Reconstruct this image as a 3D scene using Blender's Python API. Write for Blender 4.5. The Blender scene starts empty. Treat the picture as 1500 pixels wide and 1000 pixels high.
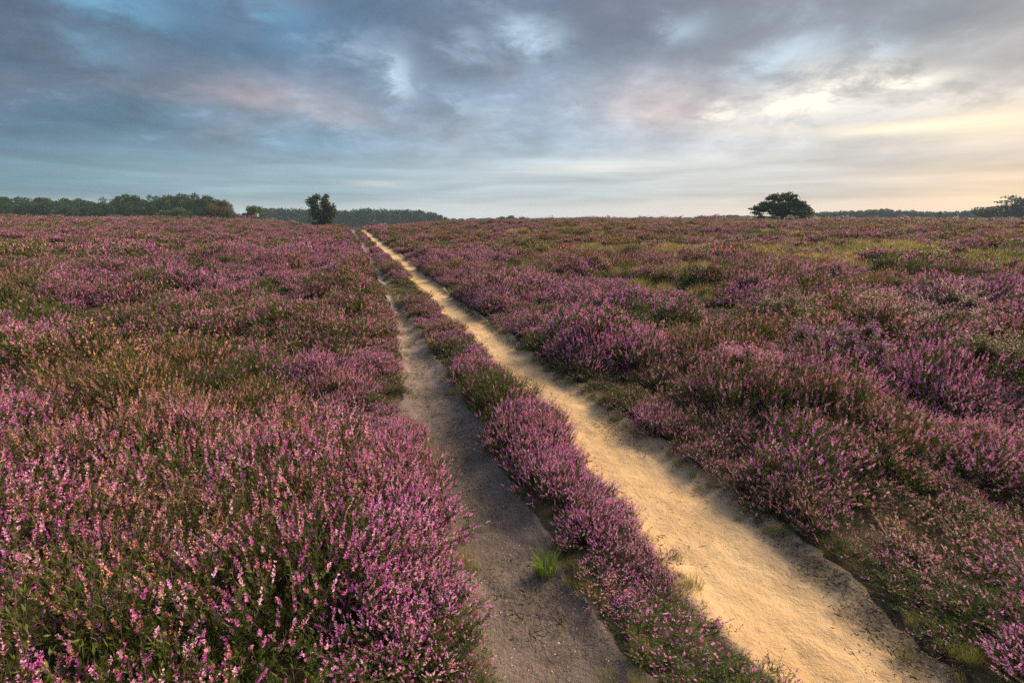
import bpy, math, random
import numpy as np
from mathutils import Vector

R = math.radians
rng = np.random.default_rng(7)
random.seed(7)
scene = bpy.context.scene
col = scene.collection

# ------------------------------------------------------------------ camera numbers
F = 750.0                      # focal length in photo pixels (18 mm on 36 mm, 1500 px wide)
CAM_H = 1.80
PITCH = math.atan(180.0 / F)   # the horizon lies 180 px above the middle
SP, CP = math.sin(PITCH), math.cos(PITCH)


def ray(px, py):
    u, v = (px - 750.0) / F, (500.0 - py) / F
    return np.array([u, CP + v * SP, -SP + v * CP])


def ground_at(px, py, z=0.0):
    d = ray(px, py)
    t = (z - CAM_H) / d[2]
    return d[0] * t, d[1] * t


def at_dist(px, py, y):
    d = ray(px, py)
    t = y / d[1]
    return d[0] * t, y, CAM_H + d[2] * t


def sstep(a, b, x):
    t = np.clip((np.asarray(x, float) - a) / (b - a), 0, 1)
    return t * t * (3 - 2 * t)


# ------------------------------------------------------------------ value noise
def _hash(ix, iy, s):
    h = (ix.astype(np.int64) * 374761393 + iy.astype(np.int64) * 668265263 + s * 1442695041) & 0xFFFFFFFF
    h = ((h ^ (h >> 13)) * 1274126177) & 0xFFFFFFFF
    h = h ^ (h >> 16)
    return (h & 0xFFFF) / 65535.0


def vnoise(x, y, s=0):
    x = np.asarray(x, float); y = np.asarray(y, float)
    ix, iy = np.floor(x), np.floor(y)
    fx, fy = x - ix, y - iy
    fx = fx * fx * (3 - 2 * fx); fy = fy * fy * (3 - 2 * fy)
    a = _hash(ix, iy, s); b = _hash(ix + 1, iy, s)
    c = _hash(ix, iy + 1, s); d = _hash(ix + 1, iy + 1, s)
    return (a * (1 - fx) + b * fx) * (1 - fy) + (c * (1 - fx) + d * fx) * fy


def fbm(x, y, s=0, o=4):
    v = 0; a = 0.5; t = 0
    for k in range(o):
        v = v + a * vnoise(x, y, s + k * 17); t += a
        x = np.asarray(x) * 2.03 + 11.3; y = np.asarray(y) * 2.03 + 5.7; a *= 0.5
    return v / t


# ------------------------------------------------------------------ the two tracks, edges as x(y)
RUT = -0.05


def edge(pts):
    g = np.array([ground_at(px, py, RUT) for px, py in pts])
    g = g[np.argsort(g[:, 1])]
    # carry on straight towards and past the camera, and over the crest
    d0 = (g[2] - g[0]) / (g[2, 1] - g[0, 1])
    g = np.vstack([[g[0, 0] + d0[0] * (-6 - g[0, 1]), -6.0], g])
    d1 = (g[-1] - g[-4]) / (g[-1, 1] - g[-4, 1])
    g = np.vstack([g, [g[-1, 0] + d1[0] * 40, g[-1, 1] + 40]])
    ys = np.concatenate([np.arange(-6, 20, 0.05), np.arange(20, 110, 0.5)])
    xs = np.interp(ys, g[:, 1], g[:, 0])
    k = np.hanning(15); k /= k.sum()
    xs2 = np.convolve(np.pad(xs, 7, mode='edge'), k, 'valid')
    return lambda y: np.interp(y, ys, xs2)


EL = edge([(722, 1000), (686, 870), (655, 770), (634, 690), (612, 620), (598, 560), (585, 490), (572, 440), (548, 390), (530, 362), (516, 344)])
ER = edge([(915, 1000), (842, 870), (790, 785), (735, 700), (690, 612), (640, 540), (592, 460), (556, 395), (536, 362), (520, 344)])
SL = edge([(1140, 1000), (1098, 960), (1030, 885), (960, 810), (900, 740), (860, 690), (800, 620), (735, 555), (680, 490), (620, 430), (565, 375), (542, 354), (529, 344)])
SR = edge([(1425, 1000), (1340, 940), (1270, 882), (1180, 820), (1090, 750), (1010, 693), (930, 640), (850, 577), (790, 530), (720, 480), (660, 435), (592, 380), (556, 354), (538, 344)])


def track_dist(x, y):
    """signed distance to the bare tracks: negative inside; second value: 0 left field, 1 strip, 2 right field"""
    el, er, sl, sr = EL(y), ER(y), SL(y), SR(y)
    a = np.maximum(el - x, x - er)
    b = np.maximum(sl - x, x - sr)
    zone = np.where(x < (el + er) / 2, 0, np.where(x < (sl + sr) / 2, 1, 2))
    return np.minimum(a, b) * 0.93, zone


def H0(x, y):
    x = np.asarray(x, float); y = np.asarray(y, float)
    xp = np.where(y < 100, (ER(np.minimum(y, 100)) + SL(np.minimum(y, 100))) / 2, -0.32 * y)
    s = x - xp
    z = 1.12 * sstep(2.5, 26, -s) * sstep(22, 85, y)
    z = z + 0.95 * sstep(3, 22, s) * sstep(28, 75, y) * (1 - 0.4 * sstep(60, 200, s))
    und = (fbm(x / 17.0, y / 17.0, 3, 3) - 0.5) * 0.75 * sstep(0.8, 9, np.abs(s)) * sstep(3, 22, np.hypot(x, y)) * (1 - sstep(120, 260, y))
    z = z + und
    yy = np.maximum(y, 1)
    z = z - 7.0 * sstep(72, 330, y) * np.exp(-((x / yy + 0.27) / 0.21) ** 2)
    z = z + 0.40 * sstep(38, 64, y) * np.exp(-(s / 6.0) ** 2) - 0.9 * sstep(66, 84, y) * np.exp(-(s / 6.0) ** 2)
    z = z - 0.6 * sstep(250, 700, y)
    return z


def H(x, y):
    z = H0(x, y)
    d, _ = track_dist(x, np.minimum(y, 105))
    return z + RUT * (1 - sstep(-0.12, 0.10, d)) * (1 - sstep(90, 105, y))


# ------------------------------------------------------------------ small helpers
def tag(o, label=None, cat=None, group=None, kind=None):
    if label: o['label'] = label
    if cat: o['category'] = cat
    if group: o['group'] = group
    if kind: o['kind'] = kind
    return o


def link(o, parent=None):
    col.objects.link(o)
    if parent is not None:
        o.parent = parent
    return o


def mesh_from(name, V, T, mats, midx=None, attrs=None, smooth=False):
    me = bpy.data.meshes.new(name)
    V = np.ascontiguousarray(V, np.float32); T = np.ascontiguousarray(T, np.int32)
    n = len(T); k = T.shape[1]
    me.vertices.add(len(V)); me.vertices.foreach_set('co', V.ravel())
    me.loops.add(n * k); me.loops.foreach_set('vertex_index', T.ravel())
    me.polygons.add(n)
    me.polygons.foreach_set('loop_start', np.arange(0, n * k, k, dtype=np.int32))
    for m in mats: me.materials.append(m)
    if midx is not None: me.polygons.foreach_set('material_index', np.ascontiguousarray(midx, np.int32))
    if smooth: me.polygons.foreach_set('use_smooth', np.ones(n, bool))
    for an, (typ, dat) in (attrs or {}).items():
        a = me.attributes.new(an, typ, 'POINT')
        if typ == 'FLOAT_VECTOR': a.data.foreach_set('vector', np.ascontiguousarray(dat, np.float32).ravel())
        elif typ == 'INT': a.data.foreach_set('value', np.ascontiguousarray(dat, np.int32))
        else: a.data.foreach_set('value', np.ascontiguousarray(dat, np.float32))
    me.update(calc_edges=True)
    return me


class Acc:
    """collects triangles with a material index and two per-vertex numbers"""
    def __init__(s): s.V = []; s.T = []; s.M = []; s.A = []; s.n = 0
    def add(s, V, T, m, a):
        s.V.append(V); s.T.append(T + s.n); s.M.append(np.full(len(T), m)); s.A.append(np.broadcast_to(a, (len(V),)))
        s.n += len(V)
    def kites(s, c, o, side, ln, w, m, a, fat=0.45):
        """a kite per row: from c along o (length ln), half width w"""
        ln = np.asarray(ln)[..., None] if np.ndim(ln) else ln
        w = np.asarray(w)[..., None] if np.ndim(w) else w
        mid = c + o * ln * fat
        V = np.stack([c, mid + side * w, c + o * ln, mid - side * w], 1).reshape(-1, 3)
        i = np.arange(len(c))[:, None] * 4
        T = np.concatenate([i + [0, 1, 2], i + [0, 2, 3]], 0)
        s.add(V, T, m, np.repeat(np.broadcast_to(a, (len(c),)), 4))
    def mesh(s, name, mats):
        return mesh_from(name, np.concatenate(s.V), np.concatenate(s.T), mats, np.concatenate(s.M), {'tint': ('FLOAT', np.concatenate(s.A))})


def unit(v):
    return v / np.maximum(np.linalg.norm(v, axis=-1, keepdims=True), 1e-9)


def rand_dir(n, g):
    return unit(g.normal(size=(n, 3)))


def tube(acc, pts, rad, m, a=0.5, k=6):
    pts = np.asarray(pts, float); rad = np.asarray(rad, float)
    tan = unit(np.gradient(pts, axis=0))
    ref = np.array([0.3, 0.95, 0.1])
    n1 = unit(np.cross(tan, ref)); n2 = np.cross(tan, n1)
    an = np.arange(k) * 2 * math.pi / k
    ring = pts[:, None] + rad[:, None, None] * (n1[:, None] * np.cos(an)[None, :, None] + n2[:, None] * np.sin(an)[None, :, None])
    V = ring.reshape(-1, 3); T = []
    for i in range(len(pts) - 1):
        for j in range(k):
            p, q = i * k + j, i * k + (j + 1) % k
            T += [[p, q, q + k], [p, q + k, p + k]]
    acc.add(V, np.array(T), m, a)


# ------------------------------------------------------------------ node helpers
class NT:
    def __init__(s, tree): s.t = tree; s.n = tree.nodes; s.l = tree.links
    def new(s, typ, **kw):
        n = s.n.new(typ)
        for k, v in kw.items(): setattr(n, k, v)
        return n
    def set(s, sock, v):
        if isinstance(v, bpy.types.NodeSocket): s.l.new(v, sock)
        elif v is not None: sock.default_value = v
    def math(s, op, a, b=None, c=None, clamp=False):
        n = s.new('ShaderNodeMath', operation=op, use_clamp=clamp)
        s.set(n.inputs[0], a)
        if b is not None: s.set(n.inputs[1], b)
        if c is not None: s.set(n.inputs[2], c)
        return n.outputs[0]
    def vmath(s, op, a, b=None, sc=None):
        n = s.new('ShaderNodeVectorMath', operation=op)
        s.set(n.inputs[0], a)
        if b is not None: s.set(n.inputs[1], b)
        if sc is not None: s.set(n.inputs['Scale'], sc)
        return n.outputs[0]
    def mix(s, f, a, b, mode='MIX'):
        n = s.new('ShaderNodeMix', data_type='RGBA', blend_type=mode)
        s.set(n.inputs[0], f)
        for sock, v in ((n.inputs[6], a), (n.inputs[7], b)):
            s.set(sock, (*v, 1) if isinstance(v, tuple) and len(v) == 3 else v)
        return n.outputs[2]
    def noise(s, vec, scale, detail=4, rough=0.5, dist=0.0):
        n = s.new('ShaderNodeTexNoise')
        s.set(n.inputs['Vector'], vec); s.set(n.inputs['Scale'], scale)
        n.inputs['Detail'].default_value = detail; n.inputs['Roughness'].default_value = rough; n.inputs['Distortion'].default_value = dist
        return n.outputs[0]
    def smooth(s, x, a, b, lo=0.0, hi=1.0):
        n = s.new('ShaderNodeMapRange', interpolation_type='SMOOTHSTEP')
        s.set(n.inputs[0], x); n.inputs[1].default_value = a; n.inputs[2].default_value = b
        n.inputs[3].default_value = lo; n.inputs[4].default_value = hi
        return n.outputs[0]
    def lin(s, x, a, b, lo=0.0, hi=1.0):
        n = s.new('ShaderNodeMapRange'); n.clamp = True
        s.set(n.inputs[0], x); n.inputs[1].default_value = a; n.inputs[2].default_value = b
        n.inputs[3].default_value = lo; n.inputs[4].default_value = hi
        return n.outputs[0]
    def ramp(s, f, stops, interp='EASE'):
        n = s.new('ShaderNodeValToRGB'); cr = n.color_ramp; cr.interpolation = interp
        while len(cr.elements) < len(stops): cr.elements.new(0.5)
        for e, (p, c) in zip(cr.elements, stops):
            e.position = p; e.color = (*c, 1)
        s.set(n.inputs[0], f)
        return n.outputs[0]
    def xyz(s, v):
        n = s.new('ShaderNodeSeparateXYZ'); s.set(n.inputs[0], v); return n.outputs
    def comb(s, x, y, z):
        n = s.new('ShaderNodeCombineXYZ')
        for i, v in enumerate((x, y, z)): s.set(n.inputs[i], v)
        return n.outputs[0]
    def attr(s, name, typ='GEOMETRY'):
        n = s.new('ShaderNodeAttribute', attribute_name=name, attribute_type=typ); return n.outputs


def s2l(r, g, b):
    f = lambda c: ((c / 255 + 0.055) / 1.055) ** 2.4 if c > 10 else c / 255 / 12.92
    return (f(r), f(g), f(b))


def material(name):
    m = bpy.data.materials.new(name); m.use_nodes = True
    nt = NT(m.node_tree); m.node_tree.nodes.clear()
    out = nt.new('ShaderNodeOutputMaterial')
    return m, nt, out


def leafy(nt, out, colr, trans=0.3, rough=0.6, spec=0.25):
    b = nt.new('ShaderNodeBsdfPrincipled')
    nt.set(b.inputs['Base Color'], colr); b.inputs['Roughness'].default_value = rough
    b.inputs['Specular IOR Level'].default_value = spec
    t = nt.new('ShaderNodeBsdfTranslucent'); nt.set(t.inputs[0], colr)
    mx = nt.new('ShaderNodeMixShader'); mx.inputs[0].default_value = trans
    nt.l.new(b.outputs[0], mx.inputs[1]); nt.l.new(t.outputs[0], mx.inputs[2])
    nt.l.new(mx.outputs[0], out.inputs[0])


# ------------------------------------------------------------------ world: dusk sky under broken stratocumulus
SUN_AZ, SUN_EL = R(55), R(33)
EXPOSURE = 1.64
world = bpy.data.worlds.new("World"); scene.world = world; world.use_nodes = True
world.cycles.sampling_method = 'NONE'
wt = NT(world.node_tree); world.node_tree.nodes.clear()
wout = wt.new('ShaderNodeOutputWorld')
tc = wt.new('ShaderNodeTexCoord').outputs['Generated']
d = wt.vmath('NORMALIZE', tc)
dx, dy, dz = wt.xyz(d)
zc = wt.math('MAXIMUM', dz, 0.0)
az = wt.math('ARCTAN2', dx, dy)
el = wt.math('ARCSINE', dz)
inv = wt.math('DIVIDE', 1.0, wt.math('ADD', zc, 0.23))
px_ = wt.math('MULTIPLY', dx, inv); py_ = wt.math('MULTIPLY', dy, inv)
P = wt.comb(px_, py_, 0.0)
nA = wt.noise(wt.vmath('ADD', P, (3.1, 8.4, 1.7)), 1.15, 4, 0.55, 0.5)
nB = wt.noise(wt.vmath('ADD', P, (13.1, 2.4, 4.7)), 3.8, 6, 0.66, 0.2)
nC = wt.noise(wt.vmath('ADD', P, (7.7, 21.0, 0.3)), 2.0, 2, 0.5, 0.0)
# streaky layer close to the horizon
S = wt.comb(wt.math('MULTIPLY', az, 3.2), wt.math('MULTIPLY', el, 42.0), 2.3)
nS = wt.noise(S, 1.0, 3, 0.55, 0.3)
azf = wt.lin(az, -0.80, 0.80)
topc = wt.ramp(azf, [(0.0, s2l(72, 92, 114)), (0.25, s2l(86, 114, 142)), (0.5, s2l(114, 130, 150)), (0.78, s2l(122, 128, 138)), (1.0, s2l(112, 117, 124))])
midc = wt.ramp(azf, [(0.0, s2l(80, 114, 140)), (0.25, s2l(110, 140, 162)), (0.5, s2l(158, 176, 194)), (0.78, s2l(186, 186, 192)), (1.0, s2l(196, 184, 178))])
lowc = wt.ramp(azf, [(0.0, s2l(106, 140, 158)), (0.25, s2l(142, 168, 182)), (0.5, s2l(184, 198, 208)), (0.78, s2l(194, 196, 198)), (1.0, s2l(208, 184, 168))])
horc = wt.ramp(azf, [(0.0, s2l(156, 178, 186)), (0.25, s2l(190, 202, 206)), (0.5, s2l(214, 216, 218)), (0.78, s2l(234, 220, 210)), (1.0, s2l(238, 200, 170))])
c = wt.mix(wt.smooth(el, R(0.4), R(2.6)), horc, lowc)
c = wt.mix(wt.smooth(el, R(3.0), R(9.0)), c, midc)
c = wt.mix(wt.smooth(el, R(9.0), R(17.5)), c, topc)
# thickness of the deck: darker bellies, lighter thin cloud
up = wt.smooth(el, R(3.5), R(9.0))
mod = wt.math('MULTIPLY', wt.math('SUBTRACT', nA, 0.5), 1.5)
mod = wt.math('ADD', mod, wt.math('MULTIPLY', wt.math('SUBTRACT', nB, 0.5), 1.7))
mod = wt.math('MULTIPLY', mod, wt.math('ADD', wt.math('MULTIPLY', up, 0.85), 0.08))
gain = wt.math('POWER', 2.0, wt.math('MULTIPLY', mod, 1.25))
c = wt.vmath('SCALE', c, sc=gain)
# mauve bellies
mauve = wt.math('MULTIPLY', wt.smooth(nC, 0.50, 0.66), wt.math('MULTIPLY', up, 0.40))
c = wt.mix(mauve, c, wt.mix(0.55, c, s2l(150, 128, 134)))
# warped direction for the gaps so that their outlines are ragged
wa = wt.math('ADD', az, wt.math('MULTIPLY', wt.math('SUBTRACT', nB, 0.5), 0.16))
we = wt.math('ADD', el, wt.math('MULTIPLY', wt.math('SUBTRACT', nC, 0.5), 0.09))


def gap(px, py, sx, sy, amp, warp=True):
    v = ray(px, py); v = v / np.linalg.norm(v)
    a0, e0 = math.atan2(v[0], v[1]), math.asin(v[2])
    A, E = (wa, we) if warp else (az, el)
    qa = wt.math('POWER', wt.math('ABSOLUTE', wt.math('DIVIDE', wt.math('SUBTRACT', A, a0), R(sx))), 2.0)
    qe = wt.math('POWER', wt.math('ABSOLUTE', wt.math('DIVIDE', wt.math('SUBTRACT', E, e0), R(sy))), 2.0)
    g = wt.math('POWER', 2.718, wt.math('MULTIPLY', wt.math('ADD', qa, qe), -1.0))
    return wt.math('MULTIPLY', g, amp)


tints = [(60, 70, 9, 3.6, .7, (98, 100, 113)), (40, 165, 14, 2.8, .5, (70, 102, 130)), (300, 45, 10, 2.6, .6, (82, 110, 138)), (370, 138, 8, 2.0, .80, (162, 150, 156)), (480, 165, 5, 1.6, .6, (164, 156, 162)), (640, 80, 5, 2.2, .45, (128, 130, 148)),
         (700, 188, 6, 1.8, .4, (158, 158, 168)), (890, 35, 8, 3.4, .75, (98, 104, 118)), (960, 155, 7, 2.4, .65, (196, 176, 170)), (1120, 118, 3, 1.2, .55, (132, 134, 144)), (1350, 25, 12, 3.0, .85, (88, 99, 111)), (1440, 110, 9, 1.9, .75, (112, 117, 124)),
         (1285, 90, 3.6, 1.6, .6, (122, 126, 134)), (1300, 224, 17, 1.3, .6, (168, 167, 168)), (620, 150, 5, 1.5, .4, (120, 134, 156)), (200, 95, 6, 1.4, .4, (92, 112, 134))]
gaps_cyan = [(182, 12, 4.2, 1.5, 0.85), (390, 6, 3.2, 1.3, 0.75), (140, 80, 2.4, 1.3, 0.35)]
gaps_cool = [(785, 60, 3.4, 1.8, 0.80), (592, 120, 1.5, 1.7, 0.8), (690, 82, 2.2, 1.3, 0.4), (525, 96, 3.0, 1.8, 0.4), (510, 190, 2.4, 1.2, 0.35), (1112, 98, 2.8, 0.9, 0.65), (1190, 80, 3.2, 1.0, 0.5), (1010, 45, 2.2, 1.2, 0.4), (680, 158, 1.6, 1.2, 0.35), (1305, 72, 1.4, 1.1, 0.5)]
gaps_warm = [(1242, 140, 4.8, 2.0, 1.0), (1062, 150, 2.0, 1.1, 0.9), (1180, 140, 9.0, 3.0, 0.14), (1325, 137, 3.2, 0.7, 0.75), (1155, 150, 3.4, 0.7, 0.6), (1420, 165, 5.0, 1.0, 0.45)]
bands = [(1492, 178, 5.5, 1.2, 1.0), (1300, 187, 6.0, 0.50, 0.85), (1100, 193, 5.0, 0.45, 0.5), (850, 249, 7.0, 0.55, 0.85), (545, 269, 2.6, 0.32, 0.7), (900, 240, 10.0, 1.0, 0.25), (1490, 285, 6.0, 2.0, 0.30)]


def total(lst, warp):
    t = None
    for g in lst:
        v = gap(*g, warp=warp); t = v if t is None else wt.math('ADD', t, v)
    return t


rough_g = wt.math('ADD', 0.15, wt.math('MULTIPLY', wt.smooth(nB, 0.30, 0.66), 1.25))
for tx, ty, sx_, sy_, am, rgb in tints:
    tf = wt.math('MULTIPLY', gap(tx, ty, sx_, sy_, am), wt.math('ADD', 0.45, wt.math('MULTIPLY', nC, 1.1)), clamp=True)
    c = wt.mix(tf, c, wt.vmath('SCALE', wt.new('ShaderNodeRGB').outputs[0], sc=gain))
    c_rgb = [n for n in wt.n if n.bl_idname == 'ShaderNodeRGB'][-1]
    c_rgb.outputs[0].default_value = (*s2l(*rgb), 1)
c = wt.mix(wt.math('MULTIPLY', total(gaps_cyan, True), rough_g, clamp=True), c, s2l(118, 166, 194))
gc = wt.math('MULTIPLY', total(gaps_cool, True), rough_g, clamp=True)
gw = wt.math('MULTIPLY', total(gaps_warm, True), rough_g, clamp=True)
streak_g = wt.math('ADD', 0.3, wt.math('MULTIPLY', nS, 1.4))
gb = wt.math('MULTIPLY', total(bands, False), streak_g, clamp=True)
# the clear evening sky that shows through the thin places
sky = wt.new('ShaderNodeTexSky', sky_type='NISHITA'); sky.sun_disc = False
sky.sun_elevation = SUN_EL; sky.sun_rotation = SUN_AZ; sky.air_density = 1.2; sky.dust_density = 1.5
clear = wt.vmath('SCALE', sky.outputs[0], sc=0.10)
thin = wt.math('MULTIPLY', wt.smooth(nB, 0.57, 0.74), wt.math('MULTIPLY', up, 0.45))
c = wt.mix(thin, c, wt.mix(0.5, c, s2l(176, 200, 214)))
c = wt.mix(gc, c, s2l(192, 214, 230))
c = wt.mix(gw, c, s2l(255, 246, 230))
bandcol = wt.ramp(azf, [(0.3, s2l(206, 214, 218)), (0.62, s2l(226, 228, 226)), (0.9, s2l(255, 236, 206)), (1.0, s2l(255, 226, 190))])
c = wt.mix(gb, c, bandcol)
# faint streaks in the low deck
low = wt.math('MULTIPLY', wt.math('SUBTRACT', 1.0, up), wt.smooth(el, R(0.5), R(2.0)))
sg = wt.math('POWER', 2.0, wt.math('MULTIPLY', wt.math('MULTIPLY', wt.math('SUBTRACT', nS, 0.5), 1.7), low))
c = wt.vmath('SCALE', c, sc=sg)
hs = wt.new('ShaderNodeHueSaturation'); hs.inputs['Saturation'].default_value = 1.06; wt.set(hs.inputs['Color'], c); c = hs.outputs[0]
# unseen sky high overhead, boosted to add fill light on the ground
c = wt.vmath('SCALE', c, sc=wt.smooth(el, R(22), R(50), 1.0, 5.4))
c = wt.vmath('SCALE', c, sc=1.0 / 2 ** EXPOSURE)
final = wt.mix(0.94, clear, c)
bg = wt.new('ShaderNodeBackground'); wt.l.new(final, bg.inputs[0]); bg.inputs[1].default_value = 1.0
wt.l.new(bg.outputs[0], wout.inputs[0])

sun = bpy.data.lights.new('sun', 'SUN'); sun.energy = 3.4; sun.angle = R(30); sun.color = (1.0, 0.77, 0.52)
so = bpy.data.objects.new('sun', sun); link(so)
sd = Vector((math.sin(SUN_AZ) * math.cos(SUN_EL), math.cos(SUN_AZ) * math.cos(SUN_EL), math.sin(SUN_EL)))
so.rotation_euler = sd.to_track_quat('Z', 'Y').to_euler(); so.location = (60, 60, 60)

cam = bpy.data.cameras.new('camera'); co = bpy.data.objects.new('camera', cam); link(co)
cam.sensor_width = 36; cam.lens = 18.0; cam.clip_start = 0.05; cam.clip_end = 6000
co.location = (0, 0, CAM_H); co.rotation_euler = (R(90) - PITCH, 0, 0)
scene.camera = co
vs = scene.view_settings
vs.view_transform = 'Standard'; vs.look = 'None'; vs.exposure = EXPOSURE; vs.gamma = 1; vs.use_curve_mapping = False
cy = scene.cycles
cy.max_bounces = 6; cy.diffuse_bounces = 3; cy.glossy_bounces = 1; cy.transmission_bounces = 2; cy.volume_bounces = 0
cy.use_denoising = False

# ------------------------------------------------------------------ materials
M_ground, nt, out = material('heath_soil')
pos = nt.new('ShaderNodeNewGeometry').outputs['Position']
n1 = nt.noise(pos, 0.35, 6, 0.6); n2 = nt.noise(pos, 9.0, 5, 0.6); n3 = nt.noise(pos, 60.0, 3, 0.6)
gcol = nt.mix(nt.smooth(n2, 0.35, 0.65), (0.030, 0.022, 0.015), (0.060, 0.050, 0.022))
gcol = nt.mix(nt.smooth(n3, 0.5, 0.75), gcol, (0.09, 0.07, 0.05))
gcol = nt.mix(nt.smooth(n1, 0.5, 0.7), gcol, nt.mix(0.5, gcol, (0.045, 0.050, 0.014)))
b = nt.new('ShaderNodeBsdfPrincipled'); nt.set(b.inputs['Base Color'], gcol); b.inputs['Roughness'].default_value = 0.95
b.inputs['Specular IOR Level'].default_value = 0.1
bm = nt.new('ShaderNodeBump'); bm.inputs['Strength'].default_value = 0.8; bm.inputs['Distance'].default_value = 0.02
nt.set(bm.inputs['Height'], n2); nt.l.new(bm.outputs[0], b.inputs['Normal'])
nt.l.new(b.outputs[0], out.inputs[0])


def track_material(name, sandy):
    m, nt, out = material(name)
    pos = nt.new('ShaderNodeNewGeometry').outputs['Position']
    cr = nt.attr('cross')['Fac']
    big = nt.noise(pos, 0.9, 5, 0.6, 0.4); med = nt.noise(pos, 5.5, 6, 0.65, 0.3)
    fine = nt.noise(pos, 42.0, 4, 0.7); grit = nt.noise(pos, 210.0, 2, 0.6)
    vor = nt.new('ShaderNodeTexVoronoi'); vor.inputs['Scale'].default_value = 75; nt.set(vor.inputs['Vector'], pos)
    # long scrape marks along the track
    scr = nt.noise(nt.vmath('MULTIPLY', pos, (9.0, 1.6, 1.0)), 2.2, 5, 0.6, 0.6)
    if sandy:
        a = nt.mix(nt.smooth(big, 0.32, 0.68), (0.39, 0.255, 0.128), (0.455, 0.32, 0.172))
        a = nt.mix(nt.smooth(med, 0.40, 0.75), a, (0.36, 0.235, 0.115))
        a = nt.mix(nt.math('MULTIPLY', nt.smooth(scr, 0.52, 0.72), 0.45), a, (0.36, 0.25, 0.14))
        # bare peaty margins, widest on the right
        e = nt.math('ADD', cr, nt.math('MULTIPLY', nt.math('SUBTRACT', med, 0.5), 0.55))
        e = nt.math('ADD', e, nt.math('MULTIPLY', nt.math('SUBTRACT', big, 0.5), 0.5))
        a = nt.mix(nt.math('MULTIPLY', nt.smooth(e, 0.58, 0.95), 0.88), a, nt.mix(nt.smooth(fine, 0.35, 0.7), (0.13, 0.095, 0.062), (0.27, 0.20, 0.13)))
        a = nt.mix(nt.math('MULTIPLY', nt.smooth(e, 0.14, -0.05), 0.7), a, (0.20, 0.14, 0.085))
        a = nt.mix(nt.math('MULTIPLY', nt.smooth(fine, 0.62, 0.74), 0.45), a, (0.20, 0.14, 0.08))
    else:
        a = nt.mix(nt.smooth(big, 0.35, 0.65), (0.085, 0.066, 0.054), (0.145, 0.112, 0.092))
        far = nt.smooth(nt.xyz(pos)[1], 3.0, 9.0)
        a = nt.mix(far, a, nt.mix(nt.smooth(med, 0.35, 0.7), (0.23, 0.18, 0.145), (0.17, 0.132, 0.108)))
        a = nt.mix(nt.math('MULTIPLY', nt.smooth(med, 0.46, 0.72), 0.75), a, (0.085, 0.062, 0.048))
        a = nt.mix(nt.math('MULTIPLY', nt.smooth(fine, 0.56, 0.72), 0.6), a, (0.055, 0.042, 0.034))
        a = nt.mix(nt.math('MULTIPLY', nt.smooth(grit, 0.60, 0.72), 0.35), a, (0.36, 0.29, 0.23))
    a = nt.mix(nt.math('MULTIPLY', nt.smooth(grit, 0.56, 0.70), 0.30), a, nt.mix(0.5, a, (0.08, 0.06, 0.04)))
    b = nt.new('ShaderNodeBsdfPrincipled'); nt.set(b.inputs['Base Color'], a); b.inputs['Roughness'].default_value = 0.92
    b.inputs['Specular IOR Level'].default_value = 0.15
    h = nt.math('ADD', nt.math('MULTIPLY', med, 0.9), nt.math('MULTIPLY', fine, 0.35))
    h = nt.math('ADD', h, nt.math('MULTIPLY', grit, 0.10)); h = nt.math('ADD', h, nt.math('MULTIPLY', scr, 0.16))
    bm = nt.new('ShaderNodeBump'); bm.inputs['Strength'].default_value = 0.9; bm.inputs['Distance'].default_value = 0.035 if sandy else 0.06
    nt.set(bm.inputs['Height'], h); nt.l.new(bm.outputs[0], b.inputs['Normal'])
    nt.l.new(b.outputs[0], out.inputs[0])
    return m


M_sand = track_material('pale_sand', True)
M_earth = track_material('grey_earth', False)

# heather: leaf, flower, wood
M_leaf, nt, out = material('heather_leaf')
t = nt.attr('tint')['Fac']; rnd = nt.new('ShaderNodeObjectInfo').outputs['Random']
fade = nt.attr('fade', 'INSTANCER')['Fac']
lc = nt.ramp(t, [(0.0, (0.026, 0.052, 0.006)), (0.45, (0.058, 0.105, 0.010)), (0.75, (0.118, 0.145, 0.018)), (1.0, (0.180, 0.120, 0.026))], 'LINEAR')
brown = nt.ramp(t, [(0.0, (0.040, 0.026, 0.014)), (0.5, (0.085, 0.050, 0.024)), (1.0, (0.15, 0.085, 0.038))], 'LINEAR')
lc = nt.mix(nt.math('MULTIPLY', nt.math('ADD', fade, nt.math('MULTIPLY', rnd, 0.25)), 0.48, clamp=True), lc, brown)
leafy(nt, out, lc, 0.28, 0.6, 0.2)

M_flower, nt, out = material('heather_flower')
t = nt.attr('tint')['Fac']; fade = nt.attr('fade', 'INSTANCER')['Fac']; hue = nt.attr('hue', 'INSTANCER')['Fac']
pos = nt.new('ShaderNodeNewGeometry').outputs['Position']
pinks = nt.ramp(t, [(0.0, (0.60, 0.085, 0.46)), (0.35, (0.76, 0.18, 0.60)), (0.7, (0.83, 0.31, 0.68)), (1.0, (0.86, 0.49, 0.73))], 'LINEAR')
pinks = nt.mix(hue, pinks, nt.mix(0.5, pinks, (0.72, 0.25, 0.42)))
spent = nt.ramp(t, [(0.0, (0.34, 0.15, 0.08)), (0.35, (0.60, 0.29, 0.13)), (0.7, (0.70, 0.40, 0.22)), (1.0, (0.64, 0.42, 0.40))], 'LINEAR')
# each shoot has its own threshold, so a bush carries fresh and spent spikes side by side
key = nt.math('FRACT', nt.math('ADD', nt.math('MULTIPLY', t, 7.31), nt.noise(pos, 3.0, 2, 0.5)))
sp = nt.smooth(nt.math('SUBTRACT', fade, key), -0.06, 0.06)
fc = nt.mix(sp, pinks, spent)
leafy(nt, out, fc, 0.30, 0.65, 0.15)

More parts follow.
